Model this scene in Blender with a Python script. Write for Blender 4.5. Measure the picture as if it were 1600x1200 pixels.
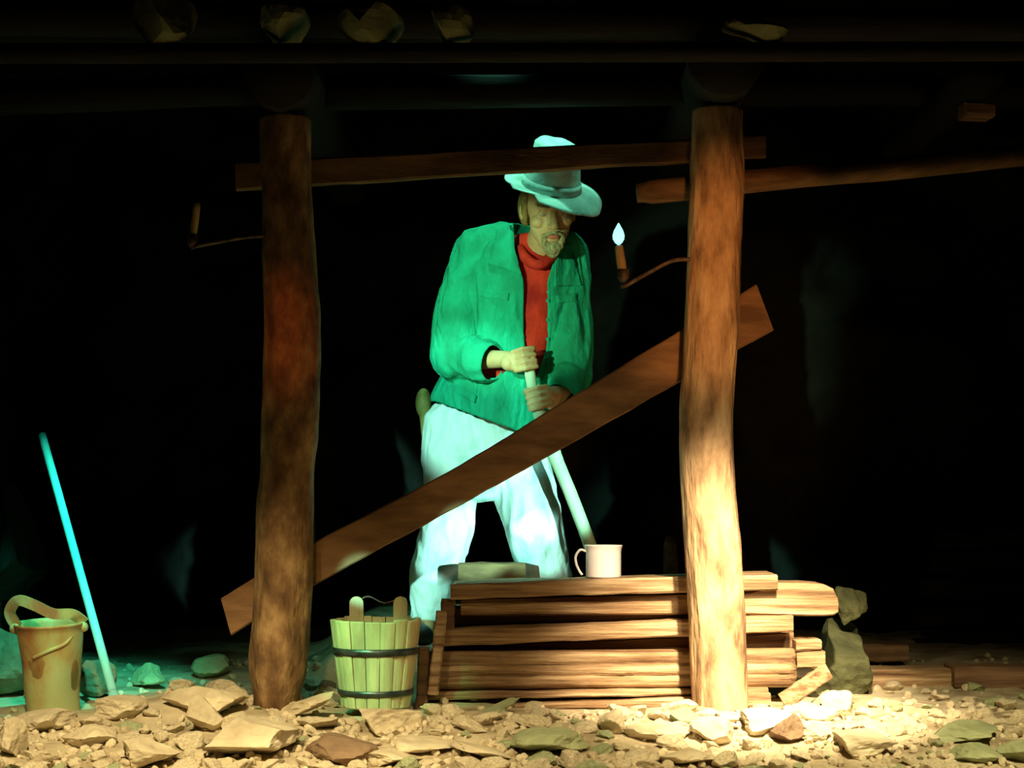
import bpy, bmesh, math, random
from mathutils import Vector, Matrix, Euler, noise
from mathutils.bvhtree import BVHTree

for o in list(bpy.data.objects):
    bpy.data.objects.remove(o)
scene = bpy.context.scene
COL = scene.collection
R = math.radians

# ------------------------------------------------------------------ camera
F, HZ, ZC = 2760.0, 780.0, 0.66          # focal length in px, horizon row, eye height
cd = bpy.data.cameras.new('camera'); cam = bpy.data.objects.new('camera', cd); COL.objects.link(cam)
cam.location = (0, 0, ZC); cam.rotation_euler = (R(90), 0, 0)
cd.sensor_width = 36; cd.lens = 36 * F / 1600; cd.shift_y = (HZ - 600) / 1600
cd.clip_start = 0.05; cd.clip_end = 60
scene.camera = cam

# ------------------------------------------------------------------ world, exposure
w = bpy.data.worlds.new('dark_cave'); scene.world = w; w.use_nodes = True
w.node_tree.nodes['Background'].inputs[0].default_value = (0.5, 0.7, 0.55, 1)
w.node_tree.nodes['Background'].inputs[1].default_value = 0.0006
vs = scene.view_settings
vs.view_transform = 'Standard'; vs.look = 'None'; vs.exposure = 0; vs.gamma = 1; vs.use_curve_mapping = False

# ------------------------------------------------------------------ lights
def spot(name, loc, tgt, power, color, angle, blend=1.0, radius=0.04):
    l = bpy.data.lights.new(name, 'SPOT'); l.energy = power; l.color = color
    l.spot_size = R(angle); l.spot_blend = blend; l.shadow_soft_size = radius
    o = bpy.data.objects.new(name, l); COL.objects.link(o); o.location = loc
    o.rotation_euler = (Vector(tgt) - Vector(loc)).to_track_quat('-Z', 'Y').to_euler()
    return o
WARM = (1.0, 0.80, 0.42); CY = (0.26, 1.0, 0.66)
spot('warm_spot_on_pile', (0.78, 3.7, 1.95), (0.76, 5.45, 0.10), 1500, (1.0, 0.80, 0.50), 32, 1.0, 0.05)
spot('mug_spot', (0.55, 3.9, 1.5), (0.29, 5.78, 0.44), 300, (1.0, 0.80, 0.58), 6, 0.8, 0.02)
spot('warm_spot_soft', (0.75, 3.5, 1.9), (0.62, 5.4, 0.15), 60, (1.0, 0.72, 0.34), 60, 1.0, 0.05)
spot('orange_spot_on_post', (0.64, 3.6, 1.45), (0.68, 5.5, 1.35), 88, (1.0, 0.42, 0.12), 27, 0.8, 0.04)
spot('post_foot_spot', (0.66, 3.5, 1.1), (0.655, 5.5, 0.45), 95, (1.0, 0.80, 0.48), 17, 1.0, 0.04)
spot('red_spot_on_left_post', (-0.72, 3.6, 1.5), (-0.715, 5.5, 1.15), 30, (1.0, 0.20, 0.05), 15, 1.0, 0.04)
spot('warm_spot_left_post_foot', (-0.62, 3.5, 1.4), (-0.72, 5.5, 0.22), 38, (1.0, 0.64, 0.24), 24, 1.0, 0.04)
spot('warm_spot_on_floor', (-1.0, 3.2, 1.9), (-0.95, 4.70, -0.05), 450, WARM, 50, 1.0, 0.06)
spot('warm_spot_middle_floor', (0.0, 3.2, 1.9), (0.02, 4.62, -0.08), 190, WARM, 40, 1.0, 0.06)
spot('warm_spot_right_floor', (1.3, 3.3, 1.9), (1.30, 4.95, -0.05), 250, (1.0, 0.86, 0.45), 54, 1.0, 0.06)
spot('cyan_spot_hat', (-0.10, 5.80, 2.50), (-0.02, 6.10, 1.4), 42, CY, 56, 0.6, 0.03)
spot('cyan_spot_hat_right', (0.42, 5.80, 2.40), (0.16, 6.02, 1.72), 16, CY, 40, 0.8, 0.03)
spot('cyan_left_chest', (-1.08, 3.6, 1.25), (0.0, 6.15, 1.36), 290, (0.55, 1.0, 0.56), 15.5, 0.4, 0.02)
spot('cyan_left_waist', (-1.08, 3.6, 1.60), (-0.11, 6.15, 0.98), 420, (0.34, 1.0, 0.74), 12.5, 0.5, 0.02)
spot('cyan_right_leg', (1.08, 3.6, 0.66), (0.04, 6.15, 0.68), 800, (0.36, 1.0, 0.76), 8.5, 0.4, 0.02)
spot('cyan_left_leg', (1.08, 3.6, 0.70), (-0.20, 6.15, 0.50), 1000, (0.36, 1.0, 0.76), 6, 0.4, 0.02)
spot('cyan_right_shin', (-1.08, 3.6, 0.75), (0.12, 6.15, 0.50), 600, (0.36, 1.0, 0.76), 5, 0.5, 0.02)
spot('cyan_left_shin', (-1.08, 3.6, 0.75), (-0.29, 6.2, 0.30), 420, (0.36, 1.0, 0.76), 4.5, 0.4, 0.02)
spot('green_spot_left_bucket', (-1.20, 4.0, 1.5), (-1.38, 5.40, 0.16), 45, (0.10, 1.0, 0.30), 12, 0.9, 0.03)
spot('green_spot_wooden_bucket', (-1.2, 4.0, 1.4), (-0.44, 5.42, 0.17), 190, (0.10, 1.0, 0.36), 12, 0.8, 0.03)
spot('cyan_spot_left', (-0.95, 4.6, 2.04), (-1.47, 5.68, 0.52), 360, (0.06, 1.0, 0.66), 33, 0.9, 0.03)

# ------------------------------------------------------------------ helpers
def P(px, py, Y):
    """photo pixel -> point at depth Y"""
    return Vector(((px - 800) / F * Y, Y, ZC + (HZ - py) / F * Y))
def topx(v):
    return 800 + v[0] * F / v[1], HZ - (v[2] - ZC) * F / v[1]
def S(px, Y): return px / F * Y
def sm(a, b, t):
    t = max(0.0, min(1.0, (t - a) / (b - a))); return t * t * (3 - 2 * t)
def nz(x, y, z): return noise.noise(Vector((x, y, z)))

ORIG = {}
def thing(name, label, cat, loc, group=None):
    o = bpy.data.objects.new(name, None); COL.objects.link(o); o.location = loc
    o.empty_display_size = 0.05
    o['label'] = label; o['category'] = cat
    if group: o['group'] = group
    ORIG[o.name] = Vector(loc)
    return o
def mk(name, verts, faces, mat, parent=None, smooth=True, label=None, cat=None, group=None, kind=None):
    verts = [Vector(v) for v in verts]
    if parent is not None:
        org = ORIG[parent.name]
    elif kind == 'structure':
        org = Vector((0, 0, 0))
    else:
        xs = [v.x for v in verts]; ys = [v.y for v in verts]
        org = Vector(((min(xs) + max(xs)) / 2, (min(ys) + max(ys)) / 2, min(v.z for v in verts)))
    me = bpy.data.meshes.new(name)
    me.from_pydata([v - org for v in verts], [], faces); me.validate(); me.update()
    bm = bmesh.new(); bm.from_mesh(me); bmesh.ops.recalc_face_normals(bm, faces=bm.faces); bm.to_mesh(me); bm.free()
    if smooth:
        me.polygons.foreach_set('use_smooth', [True] * len(me.polygons))
    me.materials.append(mat)
    o = bpy.data.objects.new(name, me); COL.objects.link(o)
    if parent is not None: o.parent = parent
    else: o.location = org
    ORIG[o.name] = org
    if label: o['label'] = label
    if cat: o['category'] = cat
    if group: o['group'] = group
    if kind: o['kind'] = kind
    return o
def mkbm(name, bm, mat, parent=None, **k):
    bm.verts.ensure_lookup_table(); bm.verts.index_update()
    v = [x.co.copy() for x in bm.verts]; f = [[q.index for q in p.verts] for p in bm.faces]
    bm.free()
    return mk(name, v, f, mat, parent, **k)

def frame(d):
    d = d.normalized()
    a = Vector((0, 0, 1)) if abs(d.z) < 0.9 else Vector((1, 0, 0))
    u = d.cross(a).normalized(); return u, d.cross(u).normalized()
def catmull(pts, n):
    out = []
    for i in range(len(pts) - 1):
        p0 = pts[max(i - 1, 0)]; p1 = pts[i]; p2 = pts[i + 1]; p3 = pts[min(i + 2, len(pts) - 1)]
        for k in range(n):
            t = k / n
            out.append(0.5 * ((2 * p1) + (p2 - p0) * t + (2 * p0 - 5 * p1 + 4 * p2 - p3) * t * t + (3 * p1 - p0 - 3 * p2 + p3) * t ** 3))
    out.append(pts[-1]); return out
def tube(pts, radii, seg=12, rough=0.0, seed=0.0, freq=9.0, stretch=0.25, closed=False):
    """tube through points, rings stay parallel; optional surface noise"""
    V, Fc = [], []; n = len(pts)
    u = v = None
    for i, p in enumerate(pts):
        if closed: d = pts[(i + 1) % n] - pts[i - 1]
        else: d = pts[min(i + 1, n - 1)] - pts[max(i - 1, 0)]
        if u is None: u, v = frame(d)
        else:
            d = d.normalized(); u = (u - d * u.dot(d)).normalized(); v = d.cross(u)
        r = radii[i] if hasattr(radii, '__len__') else radii
        for k in range(seg):
            a = 2 * math.pi * k / seg
            q = u * math.cos(a) + v * math.sin(a)
            rr = r
            if rough:
                s = i / n * 10
                rr = r * (1 + rough * nz(q.x * 2 + seed, q.y * 2 + q.z * 2, p.length * freq * stretch) + rough * 0.5 * nz(q.x * 6 + seed, q.y * 6 + q.z * 6, p.z * freq + p.x * freq))
            V.append(p + q * rr)
    rings = n if closed else n - 1
    for i in range(rings):
        j = (i + 1) % n
        for k in range(seg):
            l = (k + 1) % seg
            Fc.append((i * seg + k, i * seg + l, j * seg + l, j * seg + k))
    if not closed:
        Fc.append(tuple(range(seg))[::-1]); Fc.append(tuple(range((n - 1) * seg, n * seg)))
    return V, Fc
def lathe(profile, center, seg=32, M=None, close=False):
    """profile (r, z) list, revolved about z at center"""
    V, Fc = [], []
    for r, z in profile:
        for k in range(seg):
            a = 2 * math.pi * k / seg
            q = Vector((r * math.cos(a), r * math.sin(a), z))
            if M: q = M @ q
            V.append(Vector(center) + q)
    n = len(profile)
    for i in range(n if close else n - 1):
        j = (i + 1) % n
        for k in range(seg):
            l = (k + 1) % seg
            Fc.append((i * seg + k, i * seg + l, j * seg + l, j * seg + k))
    return V, Fc
def merge(*parts):
    V, Fc = [], []
    for v, f in parts:
        b = len(V); V += list(v); Fc += [tuple(i + b for i in q) for q in f]
    return V, Fc
def plank(c, depth, nseg=14, seed=0, warp=0.004, ch=0.006):
    """c = four world points of the front face (left top, right top, right bottom, left bottom), depth = vector to the back.
    A board with chamfered, slightly uneven edges."""
    lt, rt, rb, lb = c; V, Fc = [], []
    h0 = (lt - lb).length
    for i in range(nseg + 1):
        t = i / nseg
        top = lt.lerp(rt, t); bot = lb.lerp(rb, t)
        up = (top - bot); h = up.length; up.normalize(); dn = depth.normalized(); dl = depth.length
        c2 = min(ch, h * 0.3, dl * 0.3)
        ring = [bot + up * c2, top - up * c2, top + dn * c2, top + depth - dn * c2, top + depth - up * c2, bot + depth + up * c2, bot + depth - dn * c2, bot + dn * c2]
        ax = (rt - lt).normalized()
        for k, q in enumerate(ring):
            w1 = warp * (nz(t * 7 + seed * 3.1, k * 1.7, seed) + 0.6 * nz(t * 25 + seed, k * 3.3, 5.5))
            w2 = warp * nz(t * 7 + seed * 1.3, k * 2.9, seed + 9)
            e = ax * (0.006 * nz(k * 2.2, seed, i)) if i in (0, nseg) else Vector((0, 0, 0))
            V.append(q + up * w1 + dn * w2 + e)
    for i in range(nseg):
        for k in range(8):
            l = (k + 1) % 8
            Fc.append((i * 8 + k, i * 8 + l, (i + 1) * 8 + l, (i + 1) * 8 + k))
    Fc.append(tuple(range(8))[::-1]); Fc.append(tuple(range(nseg * 8, nseg * 8 + 8)))
    return V, Fc
def pplank(x0, yt0, yb0, x1, yt1, yb1, Y, depth, Y1=None, **k):
    Y1 = Y if Y1 is None else Y1
    return plank([P(x0, yt0, Y), P(x1, yt1, Y1), P(x1, yb1, Y1), P(x0, yb0, Y)], Vector((0, depth, 0)), **k)

# ------------------------------------------------------------------ materials
def srgb(r, g, b):
    f = lambda c: (c / 255 / 12.92) if c / 255 <= 0.04045 else ((c / 255 + 0.055) / 1.055) ** 2.4
    return (f(r), f(g), f(b), 1)
def material(name, c1, c2, scale=(6, 6, 6), rough=0.8, bump=0.3, detail=6, bscale=None, c3=None, metal=0.0, contrast=(0.35, 0.65), spec=0.3):
    m = bpy.data.materials.new(name); m.use_nodes = True; nt = m.node_tree; N = nt.nodes; L = nt.links
    b = N['Principled BSDF']; b.inputs['Roughness'].default_value = rough; b.inputs['Metallic'].default_value = metal
    b.inputs['Specular IOR Level'].default_value = spec
    tc = N.new('ShaderNodeTexCoord'); mp = N.new('ShaderNodeMapping'); mp.inputs['Scale'].default_value = scale
    L.new(tc.outputs['Object'], mp.inputs['Vector'])
    n1 = N.new('ShaderNodeTexNoise'); n1.inputs['Scale'].default_value = 1; n1.inputs['Detail'].default_value = detail; n1.inputs['Roughness'].default_value = 0.6
    L.new(mp.outputs[0], n1.inputs['Vector'])
    cr = N.new('ShaderNodeValToRGB'); L.new(n1.outputs['Fac'], cr.inputs['Fac'])
    e = cr.color_ramp.elements; e[0].position = contrast[0]; e[1].position = contrast[1]; e[0].color = c1; e[1].color = c2
    if c3:
        k = e.new((contrast[0] + contrast[1]) / 2); k.color = c3
    L.new(cr.outputs[0], b.inputs['Base Color'])
    bp = N.new('ShaderNodeBump'); bp.inputs['Strength'].default_value = bump; bp.inputs['Distance'].default_value = 0.02
    if bscale:
        m2 = N.new('ShaderNodeMapping'); m2.inputs['Scale'].default_value = bscale; L.new(tc.outputs['Object'], m2.inputs['Vector'])
        n2 = N.new('ShaderNodeTexNoise'); n2.inputs['Scale'].default_value = 1; n2.inputs['Detail'].default_value = 5; L.new(m2.outputs[0], n2.inputs['Vector'])
        L.new(n2.outputs['Fac'], bp.inputs['Height'])
    else: L.new(n1.outputs['Fac'], bp.inputs['Height'])
    L.new(bp.outputs[0], b.inputs['Normal'])
    return m
def lin(*c): return (c[0], c[1], c[2], 1)
M_rockfloor = material('rubble_stone', lin(.26, .20, .12), lin(.60, .52, .36), (7, 7, 7), .9, .5, c3=lin(.46, .38, .25))
M_stone = material('pale_stone', lin(.42, .34, .22), lin(.72, .63, .45), (5, 5, 7), .85, .35, c3=lin(.60, .51, .35), bscale=(22, 22, 30))
M_stone_g = material('greenish_stone', lin(.26, .29, .16), lin(.46, .50, .29), (5, 5, 7), .85, .45, bscale=(22, 22, 30))
M_stone_b = material('brown_stone', lin(.16, .10, .06), lin(.30, .20, .12), (5, 5, 7), .85, .45, bscale=(22, 22, 30))
M_dim = material('dimmed_greenish_stone', lin(.06, .065, .03), lin(.16, .17, .08), (5, 5, 7), .9, .45, bscale=(22, 22, 30))  # greenish stone, with the dimness of its unlit spots put into the colour
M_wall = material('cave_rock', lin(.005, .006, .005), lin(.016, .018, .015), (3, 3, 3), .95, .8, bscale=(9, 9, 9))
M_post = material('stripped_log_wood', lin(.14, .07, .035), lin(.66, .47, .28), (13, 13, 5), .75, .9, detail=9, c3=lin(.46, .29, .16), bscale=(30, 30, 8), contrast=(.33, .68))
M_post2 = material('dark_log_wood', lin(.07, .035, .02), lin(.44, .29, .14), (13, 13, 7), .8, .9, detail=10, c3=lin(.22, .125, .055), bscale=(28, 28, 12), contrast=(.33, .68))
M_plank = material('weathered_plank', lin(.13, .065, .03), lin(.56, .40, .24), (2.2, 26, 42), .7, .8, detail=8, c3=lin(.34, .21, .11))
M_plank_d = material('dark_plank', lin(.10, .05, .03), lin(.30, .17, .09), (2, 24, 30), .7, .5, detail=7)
M_brace = material('brown_brace_wood', lin(.11, .055, .025), lin(.33, .18, .085), (3, 20, 12), .75, .45, detail=7)
M_beam = material('shade_darkened_timber', lin(.006, .005, .005), lin(.018, .016, .014), (2, 14, 14), .9, .6)  # near-black tone puts the deep shade on these timbers into their colour
M_cross = material('cross_board_wood', lin(.09, .05, .022), lin(.29, .165, .078), (3, 20, 12), .75, .5, detail=7)
M_iron = material('rusty_iron', lin(.05, .035, .03), lin(.20, .13, .08), (30, 30, 30), .6, .3, metal=.5)
M_hoop = material('dark_hoop_iron', lin(.03, .035, .04), lin(.11, .12, .13), (20, 20, 20), .35, .2, metal=.7)
M_stave = material('pale_stave_wood', lin(.36, .34, .19), lin(.62, .60, .34), (14, 14, 3), .6, .4)
M_rust = material('rusted_bucket_metal', lin(.42, .14, .06), lin(.46, .44, .22), (7, 7, 4), .55, .4, c3=lin(.48, .33, .13), metal=.1, contrast=(.36, .60))
M_pole = material('turquoise_steel', lin(.22, .72, .72), lin(.30, .85, .85), (20, 20, 5), .4, .1)
M_enamel = material('white_enamel', lin(.80, .76, .70), lin(.86, .83, .78), (10, 10, 10), .25, .02)
M_skin = material('skin', lin(.48, .27, .12), lin(.62, .38, .19), (14, 14, 14), .5, .15)
M_lip = material('reddish_lip', lin(.42, .10, .06), lin(.5, .15, .09), (14, 14, 14), .5, .1)
M_eye = material('eye', lin(.25, .2, .14), lin(.35, .3, .2), (14, 14, 14), .2, .0)
M_beard = material('grey_beard', lin(.26, .20, .09), lin(.46, .37, .19), (90, 90, 40), .9, .8)
M_hair = material('brown_hair', lin(.16, .10, .03), lin(.30, .2, .06), (90, 90, 20), .9, .6)
M_jacket = material('green_jacket_cloth', lin(.004, .20, .10), lin(.008, .46, .27), (5, 5, 3), .85, .8, bscale=(22, 22, 12))
M_shirt = material('red_shirt_cloth', lin(.42, .010, .006), lin(.90, .045, .018), (12, 12, 8), .8, .3)
M_trouser = material('pale_denim', lin(.30, .48, .50), lin(.82, .86, .86), (7, 7, 5), .85, .5, detail=4, bscale=(20, 20, 10), contrast=(.30, .52))
M_hat = material('pale_felt', lin(.30, .42, .38), lin(.60, .70, .64), (12, 12, 12), .9, .4)
M_boot = material('black_boot_leather', lin(.012, .012, .012), lin(.03, .03, .03), (9, 9, 9), .5, .2)
M_pouch = material('tan_leather', lin(.16, .13, .03), lin(.36, .32, .10), (9, 9, 9), .6, .3)
M_shaft = material('pale_handle_wood', lin(.42, .50, .32), lin(.60, .66, .46), (18, 18, 4), .6, .2)
M_candle = material('tallow_wax', lin(.42, .30, .12), lin(.55, .42, .2), (30, 30, 20), .5, .2)
M_flame = bpy.data.materials.new('flame'); M_flame.use_nodes = True
b_ = M_flame.node_tree.nodes['Principled BSDF']; b_.inputs['Base Color'].default_value = (.2, .9, .9, 1)
b_.inputs['Emission Color'].default_value = (.35, 1, .92, 1); b_.inputs['Emission Strength'].default_value = 1.6

# ------------------------------------------------------------------ setting: floor, walls, ceiling
def ground_h(x, y):
    h = -0.12 * (1 - sm(4.3, 5.3, y))
    h += 0.145 * sm(5.86, 6.02, y) * (1 - sm(0.35, 0.75, x)) * sm(-0.85, -0.55, x)     # ledge the man stands on
    h += 0.05 * sm(6.2, 7.5, y) + 0.35 * sm(-1.6, -2.4, x) * 0 
    h += 0.06 * sm(5.2, 5.35, y) * (1 - sm(5.6, 5.9, y)) * math.exp(-((x + 1.05) / 0.2) ** 2)
    h += 0.022 * nz(x * 3, y * 3, 1.7) + 0.012 * nz(x * 9, y * 9, 4.1)
    return h
def on_ground(px, py):
    Y = 4.2
    while Y < 9:
        p = P(px, py, Y)
        if p.z <= ground_h(p.x, p.y): return p
        Y += 0.01
    return P(px, py, 6)
V, Fc = [], []; NX, NY = 170, 190
for j in range(NY + 1):
    for i in range(NX + 1):
        x = -3.2 + 7.0 * i / NX; y = 3.2 + 6.0 * j / NY
        V.append((x, y, ground_h(x, y) + 0.008 * nz(x * 24, y * 24, .3)))
for j in range(NY):
    for i in range(NX):
        a = j * (NX + 1) + i; Fc.append((a, a + 1, a + NX + 2, a + NX + 1))
mk('floor', V, Fc, M_rockfloor, kind='structure')

def rockwall(name, org, du, dv, nu, nv, nrm, amp, seed):
    V, Fc = [], []
    for j in range(nv + 1):
        for i in range(nu + 1):
            p = Vector(org) + Vector(du) * (i / nu) + Vector(dv) * (j / nv)
            q = p * 1.1 + Vector((seed, 0, 0))
            n = noise.noise(q) + 0.5 * noise.noise(q * 2.3) + 0.25 * abs(noise.noise(q * 6)) + 0.12 * noise.noise(q * 14)
            V.append(p + Vector(nrm) * amp * n)
    for j in range(nv):
        for i in range(nu):
            a = j * (nu + 1) + i; Fc.append((a, a + 1, a + nu + 2, a + nu + 1))
    return mk(name, V, Fc, M_wall, kind='structure', smooth=True)
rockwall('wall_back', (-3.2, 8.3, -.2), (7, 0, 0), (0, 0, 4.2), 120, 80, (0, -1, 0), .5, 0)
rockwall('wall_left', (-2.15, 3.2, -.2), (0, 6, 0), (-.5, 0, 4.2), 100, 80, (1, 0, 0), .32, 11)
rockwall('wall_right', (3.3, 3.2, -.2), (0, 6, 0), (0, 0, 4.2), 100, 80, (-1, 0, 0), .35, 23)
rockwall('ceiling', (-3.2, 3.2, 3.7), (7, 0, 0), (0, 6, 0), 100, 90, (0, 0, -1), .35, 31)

# ------------------------------------------------------------------ posts
def post(edges, Y, mat, label, seed, extend):
    pts, rad = [], []
    ctr = [P((a + b) / 2, y, Y) for y, a, b in edges]; rr = [S((b - a) / 2, Y) for y, a, b in edges]
    n = 12
    cp = catmull(ctr, n); rp = catmull([Vector((r, 0, 0)) for r in rr], n)
    cp.append(cp[-1] + Vector((0, 0, -extend)))
    rp.append(rp[-1])
    r2 = []
    for p, r in zip(cp, rp): r2.append(r.x)
    v, f = tube(cp, r2, 40, 0.09, seed, 10, .55)
    return mk('timber_post', v, f, mat, label=label, cat='post')
left_edges = [(186, 407, 487), (250, 407, 487), (300, 410, 487), (400, 410, 492), (500, 414, 499), (600, 411, 499), (690, 408, 495), (740, 406, 490), (800, 400, 490), (900, 397, 488), (1000, 391, 484), (1050, 390, 478), (1085, 396, 468)]
right_edges = [(172, 1083, 1159), (230, 1081, 1161), (300, 1078, 1162), (400, 1074, 1158), (500, 1070, 1155), (560, 1067, 1150), (620, 1062, 1146), (700, 1061, 1145), (800, 1065, 1151), (860, 1070, 1158), (950, 1075, 1163), (1040, 1079, 1166), (1110, 1082, 1169)]
YP = 5.5
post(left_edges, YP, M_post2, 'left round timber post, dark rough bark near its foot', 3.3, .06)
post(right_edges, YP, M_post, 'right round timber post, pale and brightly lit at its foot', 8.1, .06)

# ------------------------------------------------------------------ overhead timbers
def log(name, p0, p1, r0, r1, mat, label, cat, seed, group=None, seg=28, n=30, rough=.08):
    v, f = tube([p0.lerp(p1, i / n) for i in range(n + 1)], [r0 + (r1 - r0) * i / n for i in range(n + 1)], seg, rough, seed, 9, .6)
    return mk(name, v, f, mat, label=label, cat=cat, group=group)
rc = S(56, 5.5)
zt_r = P(0, 172, YP).z; zt_l = P(0, 186, YP).z
xr = P(1122, 172, YP).x; xl = P(447, 186, YP).x
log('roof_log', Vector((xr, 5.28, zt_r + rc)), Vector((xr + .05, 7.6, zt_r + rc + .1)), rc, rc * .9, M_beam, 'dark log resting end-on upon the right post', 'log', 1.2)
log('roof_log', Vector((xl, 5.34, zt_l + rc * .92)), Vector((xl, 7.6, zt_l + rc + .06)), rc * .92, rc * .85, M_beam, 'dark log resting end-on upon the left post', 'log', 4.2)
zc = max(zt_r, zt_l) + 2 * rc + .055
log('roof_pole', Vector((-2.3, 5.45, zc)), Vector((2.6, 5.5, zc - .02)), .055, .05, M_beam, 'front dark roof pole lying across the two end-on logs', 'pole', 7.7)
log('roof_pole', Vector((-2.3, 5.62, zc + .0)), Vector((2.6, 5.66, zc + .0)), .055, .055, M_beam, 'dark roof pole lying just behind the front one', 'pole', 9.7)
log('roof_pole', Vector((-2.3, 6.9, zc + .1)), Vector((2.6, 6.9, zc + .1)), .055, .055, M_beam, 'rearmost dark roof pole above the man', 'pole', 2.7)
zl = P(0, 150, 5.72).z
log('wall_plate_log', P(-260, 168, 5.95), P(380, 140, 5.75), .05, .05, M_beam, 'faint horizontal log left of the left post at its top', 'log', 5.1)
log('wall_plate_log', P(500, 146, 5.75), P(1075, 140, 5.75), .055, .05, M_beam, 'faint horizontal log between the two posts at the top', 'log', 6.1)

# two boards high up behind the posts
v, f = pplank(368, 253, 297, 1197, 211, 245, 5.60, .035, Y1=5.60, nseg=30, seed=5, warp=.004)
mk('cross_board', v, f, M_cross, smooth=False, label='long upper horizontal board nailed behind both posts, crossing the hat', cat='board')
ctr = [P(995, 302, 5.64), P(1078, 294, 5.64), P(1165, 284, 5.64), P(1240, 277, 5.66), P(1400, 263, 5.75), P(1660, 236, 5.95)]
ring = catmull(ctr, 6)
v, f = tube(ring, [S(15, 5.6) if i < 2 else S(18, 5.6) for i in range(len(ring))], 14, .12, 3.0, 11, .7)
mk('cross_pole', v, f, M_cross, label='lower rough pole behind right post, running off to the right edge', cat='pole')
v, f = pplank(1510, 158, 178, 1555, 160, 180, 6.2, .12, nseg=2, seed=4)
mk('wood_wedge', v, f, M_plank_d, smooth=False, label='small pale wedge of wood high at the right, under the roof', cat='wedge')
log('roof_log', Vector((1.62, 6.05, P(0, 130, 6.2).z)), Vector((1.72, 7.9, P(0, 130, 6.2).z + .1)), .07, .07, M_beam, 'dark log above the small pale wedge at upper right', 'log', 12.2)

# diagonal brace
yb = 5.60
brc = [(345, 935, 361, 993), (487, 850, 492, 914), (700, 737, 715, 792), (860, 640, 880, 700), (1070, 512, 1085, 584), (1182, 444, 1209, 516)]
V, Fc = [], []
tp = catmull([P(a, b, yb) for a, b, c, d in brc], 8); bt = catmull([P(c, d, yb) for a, b, c, d in brc], 8)
n = len(tp)
for i, (t, b) in enumerate(zip(tp, bt)):
    up = (t - b).normalized(); c = .005
    w1 = .003 * nz(i * .7, 1, 2); w2 = .003 * nz(i * .7, 5, 2); dd = .045
    t = t + up * w1; b = b + up * w2
    for q in (b + up * c, t - up * c, t + Vector((0, c, 0)), t + Vector((0, dd - c, 0)), t + Vector((0, dd, 0)) - up * c, b + Vector((0, dd, 0)) + up * c, b + Vector((0, dd - c, 0)), b + Vector((0, c, 0))): V.append(q)
for i in range(n - 1):
    for k in range(8):
        l = (k + 1) % 8; Fc.append((i * 8 + k, i * 8 + l, (i + 1) * 8 + l, (i + 1) * 8 + k))
Fc.append(tuple(range(8))); Fc.append(tuple(range((n - 1) * 8, n * 8)))
mk('diagonal_brace', V, Fc, M_brace, smooth=False, label='wide brown board slanting up to the right behind both posts', cat='board')

# ------------------------------------------------------------------ plank pile
def pile(name, args, mat, label, **k):
    v, f = pplank(*args, **k); return mk(name, v, f, mat, smooth=False, label=label, cat='plank', group='planks stacked in the low pile')
G = 'stacked_plank'
pile(G, (704, 913, 936, 1215, 897, 922, 5.66, .26), M_plank, 'topmost plank of the pile, carrying the white mug', seed=1, nseg=26)
# broad slab with rounded end sticking out to the right
V, Fc = [], []
cx = [(720, 937, 962), (860, 935, 962), (1000, 931, 961), (1150, 927, 960), (1216, 911, 962), (1262, 911, 963), (1288, 913, 963), (1303, 920, 962), (1310, 935, 958)]
cxw = [(P(a, b, 5.70), P(a, c, 5.70)) for a, b, c in cx]
for i, (t, b) in enumerate(cxw):
    for q in (b + Vector((0, .012, 0)), b + Vector((0, 0, .006)), t - Vector((0, 0, .012)), t + Vector((0, .014, 0)), t + Vector((0, .2, 0)), b + Vector((0, .2, 0))): V.append(q)
for i in range(len(cx) - 1):
    for k in range(6):
        l = (k + 1) % 6; Fc.append((i * 6 + k, i * 6 + l, (i + 1) * 6 + l, (i + 1) * 6 + k))
Fc.append(tuple(range(6))); Fc.append(tuple(range(len(V) - 6, len(V))))
mk(G, V, Fc, M_plank, smooth=False, label='thick slab with rounded end sticking out right, beneath the top plank', cat='plank', group='planks stacked in the low pile')
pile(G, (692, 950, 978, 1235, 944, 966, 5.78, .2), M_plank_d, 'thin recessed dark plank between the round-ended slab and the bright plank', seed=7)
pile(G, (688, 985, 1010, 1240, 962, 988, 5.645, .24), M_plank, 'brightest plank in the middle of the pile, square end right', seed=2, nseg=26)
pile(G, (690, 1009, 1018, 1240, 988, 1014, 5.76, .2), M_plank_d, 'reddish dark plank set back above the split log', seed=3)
# split log: four rounded lengths
v1 = []
prof = [(1015, 0.02), (1018, .004), (1026, 0), (1034, .003), (1036, .009), (1038, .002), (1046, -.003), (1052, .002), (1054, .008), (1056, .001), (1064, -.002), (1070, .006), (1075, .025)]
V, Fc = [], []; n = 60
for i in range(n + 1):
    t = i / n; px = 664 + (1243 - 664) * t
    for k, (py, dy) in enumerate(prof):
        q = P(px, py + (1 - t) * 4, 5.65); q.y += dy + .006 * nz(t * 16, k * .5, 2) + .003 * nz(t * 50, k, 3)
        if i in (0, n): q.x += .012 * nz(k * .8, i, 0) ; q.y += .008
        V.append(q)
    V.append(P(px, 1075 + (1 - t) * 4, 5.65) + Vector((0, .25, 0))); V.append(P(px, 1015 + (1 - t) * 4, 5.65) + Vector((0, .25, 0)))
m_ = len(prof) + 2
for i in range(n):
    for k in range(m_):
        l = (k + 1) % m_; Fc.append((i * m_ + k, i * m_ + l, (i + 1) * m_ + l, (i + 1) * m_ + k))
Fc.append(tuple(range(m_))); Fc.append(tuple(range(n * m_, n * m_ + m_)))
mk('grooved_timber', V, Fc, M_plank, smooth=True, label='thick grooved timber in the lower half of the pile, ragged edges', cat='timber', group='planks stacked in the low pile')
pile(G, (655, 1082, 1094, 1200, 1075, 1085, 5.63, .26), M_plank, 'thin pale plank directly under the grooved timber', seed=4, nseg=26)
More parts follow.
